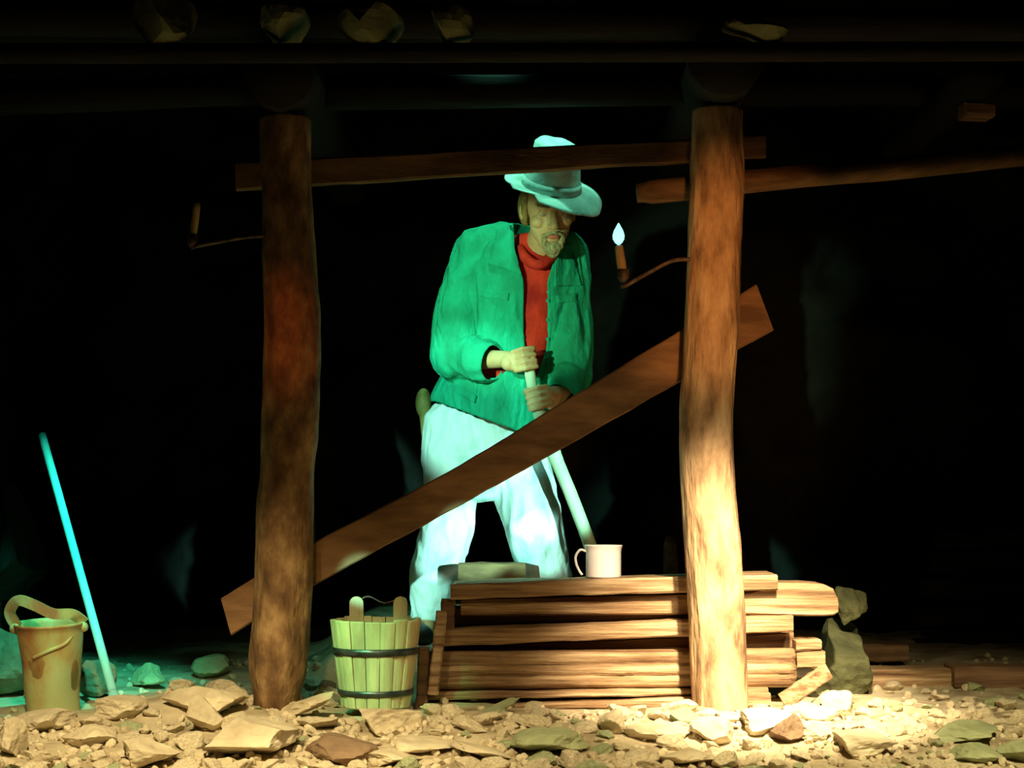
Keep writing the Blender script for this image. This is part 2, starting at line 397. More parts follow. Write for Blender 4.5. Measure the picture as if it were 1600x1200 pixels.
pile(G, (668, 1094, 1132, 1190, 1085, 1110, 5.78, .16), M_plank_d, 'darkest plank deep in the shadow at the pile bottom', seed=5)
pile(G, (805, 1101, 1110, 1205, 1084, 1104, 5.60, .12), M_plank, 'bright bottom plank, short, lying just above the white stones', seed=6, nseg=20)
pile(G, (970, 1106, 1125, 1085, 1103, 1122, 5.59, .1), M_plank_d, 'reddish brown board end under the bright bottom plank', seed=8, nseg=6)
def stick(name, pts, w_, th, mat, label, seed, cat='board'):
    a, b = pts; d = (b - a).normalized(); s = d.cross(Vector((0, 1, 0))).normalized() * w_ / 2
    if s.z < 0: s = -s
    v, f = plank([a + s, b + s, b - s, a - s], Vector((0, th, 0)), nseg=8, seed=seed, warp=.004, ch=.005)
    return mk(name, v, f, mat, smooth=False, label=label, cat=cat)
stick('leaning_slat', (P(690, 955, 5.60), P(676, 1086, 5.57)), S(17, 5.6), .025, M_plank, 'upright slat leaning on the left end of the pile', 3, 'slat')
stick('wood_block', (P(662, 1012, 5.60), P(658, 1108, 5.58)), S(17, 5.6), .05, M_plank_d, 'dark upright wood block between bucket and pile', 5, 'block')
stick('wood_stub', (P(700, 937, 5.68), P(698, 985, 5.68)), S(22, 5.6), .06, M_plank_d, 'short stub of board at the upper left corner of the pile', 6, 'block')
stick('fallen_board', (P(1224, 1098, 5.47), P(1296, 1048, 5.60)), S(26, 5.6), .03, M_plank, 'short broken board slanting against the right end of the pile', 9)
v, f = pplank(1244, 1001, 1018, 1284, 1000, 1016, 5.68, .2, nseg=4, seed=12)
mk('wood_block', v, f, M_plank, smooth=False, label='upper of two short board ends right of the grooved timber', cat='block')
v, f = pplank(1246, 1020, 1044, 1290, 1018, 1045, 5.67, .2, nseg=4, seed=14)
mk('wood_block', v, f, M_plank, smooth=False, label='lower of two short board ends right of the grooved timber', cat='block')
v, f = pplank(716, 880, 915, 822, 880, 914, 6.0, .1, nseg=6, seed=15)
mk('wood_block', v, f, M_brace, smooth=False, label='dim brown block seen between the legs of the man', cat='block')
# timbers behind at right
v, f = pplank(1290, 1006, 1034, 1420, 1008, 1034, 6.7, .15, nseg=8, seed=21)
mk('floor_timber', v, f, M_plank_d, smooth=False, label='short dim timber lying behind the pile at right', cat='timber')
v, f = pplank(1296, 1046, 1078, 1490, 1046, 1078, 6.15, .15, nseg=10, seed=22)
mk('floor_timber', v, f, M_plank, smooth=False, label='long timber on the floor right of the pile, nearer half', cat='timber')
v, f = pplank(1492, 1042, 1076, 1680, 1044, 1078, 6.1, .15, nseg=10, seed=23)
mk('floor_timber', v, f, M_plank_d, smooth=False, label='timber on the floor running out of the right edge', cat='timber')
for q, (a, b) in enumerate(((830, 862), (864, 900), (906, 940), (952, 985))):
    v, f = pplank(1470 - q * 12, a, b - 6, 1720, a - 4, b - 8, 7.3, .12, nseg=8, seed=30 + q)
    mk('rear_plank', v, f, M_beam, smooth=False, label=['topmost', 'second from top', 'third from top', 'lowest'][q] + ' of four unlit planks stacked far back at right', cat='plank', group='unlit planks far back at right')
v, f = tube([P(1049, 1000, 6.6), P(1048, 900, 6.6), P(1047, 850, 6.6), P(1046, 838, 6.6)], [.03, .028, .024, .012], 10, .1, 3)
mk('stake', v, f, M_plank_d, label='dim pointed stake behind the pile, left of right post', cat='stake')

# ------------------------------------------------------------------ stones
def rock_verts(seed, sub=3, cuts=9, rough=.10):
    rnd = random.Random(seed)
    bm = bmesh.new(); bmesh.ops.create_icosphere(bm, subdivisions=sub, radius=1)
    pl = []
    for _ in range(cuts):
        d = Vector((rnd.gauss(0, 1), rnd.gauss(0, 1), rnd.gauss(0, 1))).normalized(); pl.append((d, rnd.uniform(.45, .85)))
    V = []
    for v in bm.verts:
        c = v.co.copy()
        for d, k in pl:
            s = c.dot(d)
            if s > k: c -= d * (s - k)
        c += c.normalized() * rough * (noise.noise(c * 2 + Vector((seed, 0, 0))) + .5 * noise.noise(c * 5 + Vector((seed, 0, 0))))
        V.append(c)
    Fc = [[q.index for q in p.verts] for p in bm.faces]; bm.free()
    mx = [max(abs(v[i]) for v in V) for i in range(3)]
    V = [Vector((v.x / mx[0], v.y / mx[1], v.z / mx[2])) for v in V]
    return V, Fc
BIG = []
def stone(x0, y0, x1, y1, label, seed, mat=None, tilt=0, depth=None, Y=None, sub=4, name='stone', cuts=9, cat='stone'):
    """stone filling the photo box x0..x1, y0..y1, sitting in the rubble"""
    px, py = (x0 + x1) / 2, (y0 + y1) / 2
    if Y is None:
        g = on_ground(px, y1 - 3); Y = g.y
    a = S(x1 - x0, Y) / 2; h = S(y1 - y0, Y) / 2; d = depth if depth else (a * .8 + h * .4)
    c = P(px, py, Y + d * .5)
    a *= c.y / Y; h *= c.y / Y
    V, Fc = rock_verts(seed, sub, cuts)
    t = R(tilt); ct, st = abs(math.cos(t)), abs(math.sin(t))
    if tilt:
        k = ct * ct - st * st
        a2 = max((a * ct - h * st) / k, a * .5); h2 = max((h * ct - a * st) / k, h * .35)
    else: a2, h2 = a, h
    Mx = Matrix.Rotation(-t, 3, 'Y')
    out = [c + Mx @ Vector((v.x * a2, v.y * d, v.z * h2)) for v in V]
    BIG.append((c.x, c.y, max(a, .02)))
    return mk(name, out, Fc, mat or M_stone, smooth=False, label=label, cat=cat)
stone(250, 1062, 392, 1125, 'long low stone behind the round one, touching left post', 11, tilt=-8)
stone(281, 1086, 352, 1150, 'round pale stone left of the left post foot', 12)
stone(312, 1122, 470, 1188, 'large bright stone in front of the left post', 13)
stone(470, 1143, 592, 1196, 'dark brown rounded stone in front below the wooden bucket', 14, M_stone_b)
stone(560, 1170, 672, 1198, 'flat brown-edged slab at the bottom below the wooden bucket', 15, M_stone)
stone(430, 1074, 532, 1126, 'slanting flat slab between left post and wooden bucket', 16, tilt=18)
stone(493, 1062, 530, 1095, 'small reddish stone touching the wooden bucket on its left', 17, M_stone_b)
stone(545, 1102, 665, 1150, 'stone directly under the wooden bucket', 18)
stone(700, 1086, 815, 1150, 'wedge-shaped slab tilted up in front of the pile', 19, M_stone_g, tilt=28, Y=5.35)
stone(795, 1128, 935, 1184, 'broad flat greenish slab in front of the pile', 20, M_stone_g, tilt=5)
stone(928, 1104, 976, 1152, 'square block of stone before the pile middle', 21)
stone(974, 1120, 1078, 1162, 'low white-lit stone left of the right post foot', 22)
stone(1078, 1119, 1150, 1168, 'white-lit stone directly in front of the right post', 23)
stone(1148, 1105, 1240, 1152, 'domed bright stone right of the right post foot', 24)
stone(1200, 1114, 1256, 1168, 'dark brown pointed stone leaning on the domed bright stone', 25, M_stone_b)
stone(1248, 1098, 1330, 1130, 'flat pale stone below the slanting broken board', 26)
stone(1282, 1075, 1342, 1120, 'rounded pale stone right of the slanting broken board', 27)
stone(1445, 1122, 1568, 1166, 'long greenish squared stone at lower right', 28, M_stone_g, tilt=4)
stone(1484, 1160, 1566, 1198, 'greenish stone under the long squared one at lower right', 29, M_stone_g)
stone(1550, 1146, 1640, 1194, 'greenish stone cut by the right edge', 30, M_stone_g)
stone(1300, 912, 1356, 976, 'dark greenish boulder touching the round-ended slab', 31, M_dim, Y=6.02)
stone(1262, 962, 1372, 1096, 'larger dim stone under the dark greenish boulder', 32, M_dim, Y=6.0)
stone(0, 1120, 42, 1190, 'pale stone cut by the left edge at the bottom', 33)
stone(95, 1132, 185, 1172, 'flat yellowish stone below the turquoise bar', 34)
stone(180, 1152, 285, 1205, 'blocky brownish stone at bottom left', 35, M_stone)
stone(140, 1085, 232, 1125, 'low stone behind the foot of the turquoise bar', 36)
stone(20, 1108, 130, 1150, 'broad low stone under the rusty bucket', 37, depth=.12)
stone(205, 1036, 262, 1078, 'dim angular stone in the dark behind the turquoise bar', 38, M_stone_g)
stone(300, 1022, 372, 1062, 'dim angular stone left of the left post in the dark', 39, M_stone_g)
stone(600, 1148, 720, 1180, 'low pale stone at the bottom middle, left of the wedge slab', 40)
stone(690, 1150, 800, 1196, 'pale sloping stone at the bottom middle, under the wedge slab', 41, tilt=-15)
stone(1020, 1165, 1120, 1200, 'pale stone at the bottom under the white-lit pair', 42)
stone(1290, 1140, 1400, 1185, 'low rounded yellowish stone in the right foreground', 43)
stone(-30, 980, 60, 1085, 'dim brown boulder behind the rusty bucket at left edge', 44, M_stone_b, Y=5.9)
stone(120, 1030, 185, 1090, 'dim brown stone between rusty bucket and turquoise bar', 45, M_stone_b, Y=5.75)
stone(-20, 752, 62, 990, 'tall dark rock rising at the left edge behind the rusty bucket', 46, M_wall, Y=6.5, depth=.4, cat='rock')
stone(1240, 1125, 1300, 1160, 'small pale stone right of the dark pointed stone', 47)
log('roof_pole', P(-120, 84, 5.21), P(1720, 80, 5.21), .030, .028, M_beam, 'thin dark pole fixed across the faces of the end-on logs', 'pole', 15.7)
# stones lying on the roof poles
for k, (x0, y0, x1, y1) in enumerate(((205, -40, 312, 66), (392, -30, 482, 50), (528, -40, 634, 52), (664, -40, 742, 38), (1130, -30, 1232, 22))):
    d_ = ['leftmost', 'second from left', 'third from left', 'fourth from left', 'rightmost'][k]
    Yr = 5.21; zz = P(0, 66, Yr).z
    hh = S(y1 - y0, Yr) / 2; aa = S(x1 - x0, Yr) / 2
    V, Fc = rock_verts(60 + k, 3); c = Vector((P((x0 + x1) / 2, 0, Yr).x, Yr + .02, P(0, 70, Yr).z + hh * .95))
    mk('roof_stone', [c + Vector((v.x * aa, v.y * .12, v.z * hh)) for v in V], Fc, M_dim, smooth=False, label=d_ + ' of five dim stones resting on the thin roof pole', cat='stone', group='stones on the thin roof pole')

# scattered small stones as individuals
rnd = random.Random(5)
protos = []
for k in range(10):
    V, Fc = rock_verts(100 + k, 3, 10, .12); me = bpy.data.meshes.new('small_stone')
    me.from_pydata(V, [], Fc); me.materials.append([M_stone, M_stone, M_stone, M_stone_g][k % 4]); protos.append(me)
cnt = 0; tries = 0
placed = []
while cnt < 285 and tries < 9000:
    tries += 1
    px = rnd.uniform(-20, 1620); py = rnd.uniform(1095, 1215) if rnd.random() < .9 else rnd.uniform(1060, 1100)
    g = on_ground(px, py); s = rnd.uniform(.014, .052) * (1.0 if px < 1250 else .75)
    if g.y > 6.3: continue
    if any(abs(g.x - a) < r * .8 + s * .6 and abs(g.y - b) < r * .5 + s for a, b, r in BIG): continue
    if any((g.x - a) ** 2 + (g.y - b) ** 2 < ((s + r) * .72) ** 2 for a, b, r in placed): continue
    if -0.58 < g.x < 0.9 and g.y > 5.42: continue
    if g.x < -1.25 and g.y > 5.25 and g.x > -1.65: continue
    placed.append((g.x, g.y, s))
    o = bpy.data.objects.new('small_stone', protos[rnd.randrange(10)]); COL.objects.link(o)
    fl = rnd.uniform(.4, .8)
    o.location = (g.x, g.y, ground_h(g.x, g.y) + s * fl * .45)
    o.rotation_euler = (rnd.uniform(-.3, .3), rnd.uniform(-.3, .3), rnd.uniform(0, 6.28)); o.scale = (s * rnd.uniform(1, 1.5), s, s * fl)
    where = ['in front of the rusty bucket', 'around the foot of the turquoise bar', 'in front of the wooden bucket', 'in front of the plank pile', 'around the foot of the right post', 'right of the slanting broken board', 'beside the greenish squared stones at right'][sum(px >= q for q in (130, 430, 680, 1060, 1250, 1420))]
    row = 'near the bottom edge' if py > 1152 else 'farther back'
    hue = 'greenish' if o.data.materials[0] == M_stone_g else 'pale'
    o['label'] = 'small ' + hue + ' broken stone ' + where + ', ' + row
    o['category'] = 'stone'
    o['group'] = 'small ' + hue + ' stones ' + where + ', ' + row
    cnt += 1
# gravel
lo = [rock_verts(200 + k, 2, 6, .1) for k in range(6)]
V, Fc = [], []
for k in range(3000):
    y = 4.35 + 1.0 * rnd.random() ** 1.1 if k % 8 else 5.35 + 1.6 * rnd.random(); x = rnd.uniform(-1.78, 2.3)
    s = rnd.uniform(.004, .016) * (1.15 if rnd.random() < .2 else 1)
    rv, rf = lo[k % 6]; z = ground_h(x, y) + s * .3; b = len(V); M3 = Euler((rnd.random() * 6, rnd.random() * 6, rnd.random() * 6)).to_matrix()
    V += [Vector((x, y, z)) + M3 @ (v * s) for v in rv]; Fc += [[i + b for i in q] for q in rf]
mk('gravel', V, Fc, M_stone, smooth=False, kind='stuff', label='loose gravel and stone chips covering the cave floor', cat='gravel')

# ------------------------------------------------------------------ mug
def arc(c, r, a0, a1, n, ux, uz):
    return [c + ux * (r * math.cos(a0 + (a1 - a0) * i / n)) + uz * (r * math.sin(a0 + (a1 - a0) * i / n)) for i in range(n + 1)]
ym = 5.78; mb = P(943, 910, ym); ztop_plank = P(943, 905, 5.66).z
mr = S(27.5, ym); mh = S(50, ym); mb.z = ztop_plank + .001
mug = thing('mug', 'white enamel mug standing on top of the plank pile', 'mug', mb)
prof = [(0.001, .0), (mr * .96, 0), (mr, .004), (mr, mh * .80), (mr * 1.02, mh * .86), (mr * 1.07, mh * .97), (mr * 1.09, mh * .99), (mr * 1.07, mh * 1.01), (mr * .98, mh), (mr * .94, mh * .86), (mr * .92, .006), (.001, .006)]
v, f = lathe(prof, mb, 40); mk('body', v, f, M_enamel, mug)
hp = [mb + Vector((-mr * .97, -.004, mh * .80)), mb + Vector((-mr * 1.32, -.008, mh * .86)), mb + Vector((-mr * 1.58, -.008, mh * .66)), mb + Vector((-mr * 1.55, -.008, mh * .42)), mb + Vector((-mr * 1.38, -.006, mh * .2)), mb + Vector((-mr * 1.22, -.004, mh * .08))]
v, f = tube(catmull(hp, 6), .0042, 10); mk('handle', v, f, M_enamel, mug)

# ------------------------------------------------------------------ wooden bucket with staves
yw = 5.50; wb = P(587, 1103, yw); wb.z = P(587, 1103, yw).z
rt, rbm = S(71, yw), S(54, yw); H = S(136, yw)
wbk = thing('wooden_bucket', 'wooden stave bucket with two dark hoops, standing left of the pile', 'bucket', wb)
NS = 18
for k in range(NS):
    a0 = 2 * math.pi * k / NS + .01; a1 = 2 * math.pi * (k + 1) / NS - .012
    am = (a0 + a1) / 2
    ear = k in (5, 14) if False else False
    ctr_a = math.cos(am)
    ear = k in EAR if 'EAR' in globals() else (abs(math.cos(am) + .55) < .09 and math.sin(am) > 0) or (abs(math.cos(am) - .5) < .1 and math.sin(am) > 0)
    top = H * (1.0 + random.Random(k).uniform(-.015, .015))
    zs = [0, .003, top * .5, top - .003, top]
    V = []
    nn = 4
    for zi, z in enumerate(zs):
        e = .002 if zi in (0, len(zs) - 1) else 0
        r = rbm + (rt - rbm) * min(z / H, 1) + .0015 * math.sin(k * 2.4)
        for i in range(nn + 1):
            a = a0 + (a1 - a0) * i / nn; rr = r - e - (.0015 if i in (0, nn) else 0)
            V.append(wb + Vector((rr * math.cos(a), rr * math.sin(a), z)))
        for i in range(nn, -1, -1):
            a = a0 + (a1 - a0) * i / nn; V.append(wb + Vector(((r - .016) * math.cos(a), (r - .016) * math.sin(a), z)))
    Fc = []; q = 2 * (nn + 1)
    for j in range(len(zs) - 1):
        for i in range(q):
            l = (i + 1) % q; Fc.append((j * q + i, j * q + l, (j + 1) * q + l, (j + 1) * q + i))
    Fc.append(tuple(range(q))); Fc.append(tuple(range((len(zs) - 1) * q, len(zs) * q)))
    mk('stave', V, Fc, M_stave, wbk, smooth=False)
for side, pxc in ((-1, 552), (1, 622)):
    # raised ear on the far/near rim
    cx_ = P(pxc, 965, yw).x - wb.x; yy = -math.sqrt(max(rt * rt - cx_ * cx_, 0)) * (-1)
    base = wb + Vector((cx_, yy - .008, H - .02)); hw = S(11, yw); hh = S(32, yw) + .02
    V = []
    for dy in (-.008, .008):
        for i in range(11):
            a = math.pi * i / 10
            V.append(base + Vector((hw * math.cos(a), dy, hh - hw + hw * math.sin(a))))
        V.append(base + Vector((-hw, dy, 0))); V.append(base + Vector((hw, dy, 0)))
    n = 13; Fc = [tuple(range(n))[::-1], tuple(range(n, 2 * n))] + [(i, (i + 1) % n, (i + 1) % n + n, i + n) for i in range(n)]
    mk('ear', V, Fc, M_stave, wbk, smooth=False)
for zf, hwid in ((.645, .011), (.175, .009)):
    z = H * zf; r = rbm + (rt - rbm) * zf + .003
    v, f = lathe([(r - .003, z - hwid), (r, z - hwid), (r + .0035, z + hwid), (r - .002, z + hwid)], wb, 48, close=True)
    mk('hoop', v, f, M_hoop, wbk, label='dark iron hoop')
v, f = lathe([(.001, .012), (rbm - .014, .012), (rbm - .014, .024), (.001, .024)], wb, 32); mk('base', v, f, M_stave, wbk)
e0 = P(552, 945, yw) + Vector((0, .125, 0)); e1 = P(622, 945, yw) + Vector((0, .125, 0))
v, f = tube(catmull([e0, P(575, 932, yw + .1), P(600, 942, yw + .1), P(622, 936, yw + .12)], 8), .0025, 8)
mk('bail', v, f, M_iron, wbk, label='thin wire bail')

# ------------------------------------------------------------------ rusty bucket at left
yl = 5.42; lb = P(84, 1110, yl); lb.z = ground_h(lb.x, lb.y) - .002
lb = P(84, 1112, yl)
Mt = Euler((R(4), R(-1.5), 0)).to_matrix(); RT, RB, HL = S(52, yl), S(39, yl), S(140, yl)
lbk = thing('metal_bucket', 'rusty tapered metal bucket at the left edge beside the turquoise bar', 'bucket', lb)
prof = [(.001, .006), (RB, .004), (RB * 1.02, 0), (RB * 1.03, .008)] + [(RB + (RT - RB) * t, HL * t) for t in (.15, .3, .45, .6, .75, .9, .97)] + [(RT * 1.03, HL * .98), (RT * 1.05, HL), (RT * 1.02, HL * 1.012), (RT * .98, HL), (RT * .96, HL * .95), (RB * .97, .02), (.001, .02)]
v, f = lathe(prof, lb, 56, Mt)
v = [p + (Vector((p.x - lb.x, p.y - lb.y, 0)).normalized() * (.007 * nz(p.x * 14, p.y * 14, p.z * 9)) if (p - lb).length > .05 else Vector((0, 0, 0))) for p in v]
mk('body', v, f, M_rust, lbk)
cp = [lb + Mt @ Vector((-RT * 1.0, 0, HL * .97)), lb + Mt @ Vector((-RT * 1.16, -.01, HL * 1.13)), lb + Mt @ Vector((-RT * .85, -.03, HL * 1.27)), lb + Mt @ Vector((-RT * .35, -.04, HL * 1.22)), lb + Mt @ Vector((RT * .2, -.04, HL * 1.12)), lb + Mt @ Vector((RT * .75, -.03, HL * 1.10)), lb + Mt @ Vector((RT * 1.03, 0, HL * .99))]
cp = catmull(cp, 8); V, Fc = [], []
for i, p in enumerate(cp):
    d = (cp[min(i + 1, len(cp) - 1)] - cp[max(i - 1, 0)]).normalized(); s = d.cross(Vector((0, 1, 0))).normalized()
    hw = .016
    for q in (s * hw + Vector((0, -.004, 0)), s * hw + Vector((0, .01, 0)), -s * hw + Vector((0, .01, 0)), -s * hw + Vector((0, -.004, 0))): V.append(p + q)
for i in range(len(cp) - 1):
    for k in range(4):
        l = (k + 1) % 4; Fc.append((i * 4 + k, i * 4 + l, (i + 1) * 4 + l, (i + 1) * 4 + k))
Fc.append((0, 1, 2, 3)); n = len(V); Fc.append((n - 4, n - 3, n - 2, n - 1))
mk('bail', V, Fc, M_rust, lbk, smooth=False, label='wide strap bail lying bent over the rim')
for sx in (-1, 1):
    c = lb + Mt @ Vector((sx * RT * 1.0, -.01, HL * .95))
    v, f = tube([c + Vector((0, -.012, 0)), c + Vector((0, .012, 0))], .016, 14); mk('lug', v, f, M_rust, lbk)
# drapery-like ribs pressed in the side (folded strap hanging down)
v, f = tube(catmull([lb + Mt @ Vector((RT * .86, -RT * .45, HL * .93)), lb + Mt @ Vector((RT * .62, -RT * .72, HL * .80)), lb + Mt @ Vector((RT * .2, -RT * .93, HL * .74)), lb + Mt @ Vector((-RT * .3, -RT * .88, HL * .66))], 6), .006, 8)
mk('seam', v, f, M_rust, lbk, label='bent raised seam across the front')

# ------------------------------------------------------------------ turquoise bar
p0 = P(182, 1102, 5.30); p1 = P(66, 680, 6.05)
pts = [p0.lerp(p1, i / 24) for i in range(25)]
v, f = tube(pts, [.0135] * 25, 16, .04, 2)
bar = thing('drill_bar', 'turquoise steel bar leaning back beside the rusty bucket', 'bar', p0)
mk('shaft', v, f, M_pole, bar)
d = (p1 - p0).normalized()
v, f = tube([p0 - d * .012, p0, p0 + d * .02, p0 + d * .04, p0 + d * .055], [.018, .024, .023, .017, .0135], 16, .12, 6)
mk('bit', v, f, M_pole, bar, label='thickened pale end standing on the floor')

# ------------------------------------------------------------------ candles on spikes
def candle(c_bot, c_top, arm, r, label, flame):
    t = thing('candle', label, 'candle', c_bot)
    dd = (c_top - c_bot)
    v, f = tube([c_bot.lerp(c_top, k / 6) for k in range(7)] + [c_top + dd.normalized() * .004], [r * 1.1, r, r, r * 1.03, r, r * .97, r * .9, r * .4], 14, .06, 2)
    mk('wax', v, f, M_candle, t)
    v, f = tube([c_top, c_top + dd.normalized() * .016], .0018, 6); mk('wick', v, f, M_iron, t)
    if flame:
        a = c_top + Vector((-.001, 0, .004))
        prof = [(.0015, 0), (.011, .007), (.0175, .018), (.0185, .030), (.0145, .044), (.008, .056), (.0015, .068)]
        v, f = lathe(prof, a, 20); mk('flame', v, f, M_flame, t, label='bright cyan flame')
    h = thing('candle_holder', label.replace('candle', 'iron spike') if False else ('iron candle spike stuck in the right post' if flame else 'iron candle spike stuck in the left post'), 'holder', arm[0])
    v, f = tube(catmull(arm, 6), [.0065] * (6 * (len(arm) - 1) + 1), 8, .1, 1); mk('spike', v, f, M_iron, h)
    v, f = tube([c_bot + Vector((0, 0, -.018)), c_bot + Vector((0, 0, -.004)), c_bot + Vector((0, 0, .022))], [.008, r * 1.25, r * 1.35], 14); mk('socket', v, f, M_iron, h)
candle(P(974, 432, 5.45), P(967, 385, 5.45), [P(1078, 405, 5.45), P(1050, 408, 5.45), P(1012, 427, 5.45), P(978, 446, 5.45), P(970, 447, 5.45)], S(7, 5.5), 'lit candle with cyan flame beside the right post', True)
candle(P(300, 377, 5.45), P(308, 318, 5.45), [P(412, 368, 5.45), P(380, 371, 5.45), P(340, 378, 5.45), P(306, 385, 5.45), P(298, 388, 5.45)], S(6, 5.5), 'unlit candle on a spike left of the left post', False)

# ------------------------------------------------------------------ the man
def prim_mesh(prims):
    V, Fc = [], []
    for p in prims:
        if p[0] == 'cap':
            _, a, b, r0, r1 = p; d = (b - a); u, w_ = frame(d); dn = d.normalized(); seg = 18
            rings = []
            for k in range(5): t = math.pi / 2 * (1 - k / 5); rings.append((a - dn * r0 * math.sin(t), max(r0 * math.cos(t), r0 * .05)))
            for k in range(7): rings.append((a.lerp(b, k / 6), r0 + (r1 - r0) * k / 6))
            for k in range(1, 6): t = math.pi / 2 * k / 5; rings.append((b + dn * r1 * math.sin(t), max(r1 * math.cos(t), r1 * .05)))
            base = len(V)
            for c, r in rings:
                for k in range(seg): an = 2 * math.pi * k / seg; V.append(c + u * r * math.cos(an) + w_ * r * math.sin(an))
            n = len(rings)
        elif p[0] == 'ell':
            _, c, rad, M3 = p; seg = 20; n = 13; base = len(V)
            for j in range(n):
                ph = math.pi * (j + .15) / (n - .7) - math.pi / 2
                for k in range(seg):
                    an = 2 * math.pi * k / seg
                    q = Vector((rad[0] * math.cos(ph) * math.cos(an), rad[1] * math.cos(ph) * math.sin(an), rad[2] * math.sin(ph)))
                    V.append(c + (M3 @ q if M3 else q))
        else:
            _, rings = p; seg = 28; n = len(rings); base = len(V)
            for c, a, b in rings:
                for k in range(seg): an = 2 * math.pi * k / seg; V.append(c + Vector((a * math.cos(an), b * math.sin(an), 0)))
        for i in range(n - 1):
            for k in range(seg):
                l = (k + 1) % seg; Fc.append((base + i * seg + k, base + i * seg + l, base + (i + 1) * seg + l, base + (i + 1) * seg + k))
        Fc.append(tuple(base + k for k in range(seg))[::-1]); Fc.append(tuple(base + (n - 1) * seg + k for k in range(seg)))
    return V, Fc
def remesh(V, Fc, vox, smooth_it=3):
    me = bpy.data.meshes.new('tmp'); me.from_pydata(V, [], Fc)
    bm = bmesh.new(); bm.from_mesh(me); bmesh.ops.recalc_face_normals(bm, faces=bm.faces); bm.to_mesh(me); bm.free()
    o = bpy.data.objects.new('tmp', me); COL.objects.link(o)
    m = o.modifiers.new('r', 'REMESH'); m.mode = 'VOXEL'; m.voxel_size = vox
    if smooth_it:
        s = o.modifiers.new('s', 'SMOOTH'); s.factor = .5; s.iterations = smooth_it
    dg = bpy.context.evaluated_depsgraph_get(); ev = o.evaluated_get(dg)
    nm = bpy.data.meshes.new_from_object(ev)
    V2 = [v.co.copy() for v in nm.vertices]; F2 = [tuple(p.vertices) for p in nm.polygons]; NR = [v.normal.copy() for v in nm.vertices]
    bpy.data.objects.remove(o); return V2, F2, NR

man_base = P(760, 1000, 6.25)
man = thing('person', 'person in green jacket, red shirt, pale trousers and brimmed hat, bent over a handle', 'person', man_base)

# head frame
HC = P(857, 329, 6.02)
HM = (Matrix.Rotation(R(-4), 3, 'Y') @ Matrix.Rotation(R(7), 3, 'Z') @ Matrix.Rotation(R(20), 3, 'X'))
hs = 1.10
def HL_(x, y, z): return HC + HM @ (Vector((x, y, z)) * hs)
body = []
def ell(c, r, M3=None): body.append(('ell', c, r, M3))
def cap(a, b, r0, r1): body.append(('cap', a, b, r0, r1))
def hell(x, y, z, rx, ry, rz): ell(HL_(x, y, z), (rx * hs, ry * hs, rz * hs), HM)
hell(0, .015, .035, .078, .096, .088)
hell(0, -.028, -.028, .064, .060, .082)
hell(0, -.042, -.082, .045, .042, .036)
hell(0, -.072, -.104, .021, .019, .018)
cap(HL_(0, -.090, .012), HL_(0, -.113, -.026), .0095 * hs, .0135 * hs)
hell(.012, -.100, -.030, .010, .011, .009); hell(-.012, -.100, -.030, .010, .011, .009)
cap(HL_(-.045, -.070, .030), HL_(-.008, -.087, .026), .011, .012); cap(HL_(.008, -.087, .026), HL_(.045, -.070, .030), .012, .011)
for s in (-1, 1):
    hell(s * .042, -.064, -.020, .022, .022, .020)
    hell(s * .082, .012, -.002, .008, .017, .027)
    hell(s * .031, -.074, .006, .015, .012, .009)
hell(0, -.084, -.060, .024, .012, .007); hell(0, -.082, -.074, .020, .012, .007)
# neck and trunk
neck0 = P(838, 400, 6.16)
cap(HL_(0, .02, -.07), neck0, .058, .062)
body.append(('loft', [(P(x, y, Yc), S(h, 6.2), b) for x, y, Yc, h, b in ((765, 690, 6.28, 62, .10), (775, 640, 6.27, 68, .105), (790, 580, 6.26, 66, .10), (803, 520, 6.24, 70, .105), (812, 450, 6.22, 74, .11), (818, 410, 6.2, 70, .09), (826, 385, 6.19, 38, .07))]))
shL, elL, wrL = P(752, 402, 6.22), P(706, 562, 6.16), P(798, 561, 6.0)
shR, elR, wrR = P(880, 408, 6.22), P(890, 592, 6.18), P(862, 628, 6.02)
cap(shL, elL, .055, .042); cap(elL, wrL, .043, .027)
cap(shR, elR, .055, .042); cap(elR, wrR, .042, .028)
hipL, knL, anL = P(712, 690, 6.29), P(692, 835, 6.2), P(668, 962, 6.3)
hipR, knR, anR = P(790, 690, 6.27), P(838, 820, 6.18), P(858, 962, 6.22)
for h_, k_, a_ in ((hipL, knL, anL), (hipR, knR, anR)):
    cap(h_, k_, .085, .058); cap(k_, a_, .055, .038)
    cap(a_, a_ + Vector((0, -.13, -.05)), .036, .028)
# shaft line
SH = [P(823, 549, 5.99), P(827, 575, 5.985), P(836, 622, 5.98), P(862, 700, 5.97), P(893, 775, 5.96), P(925, 860, 5.95), P(974, 1002, 5.94)]
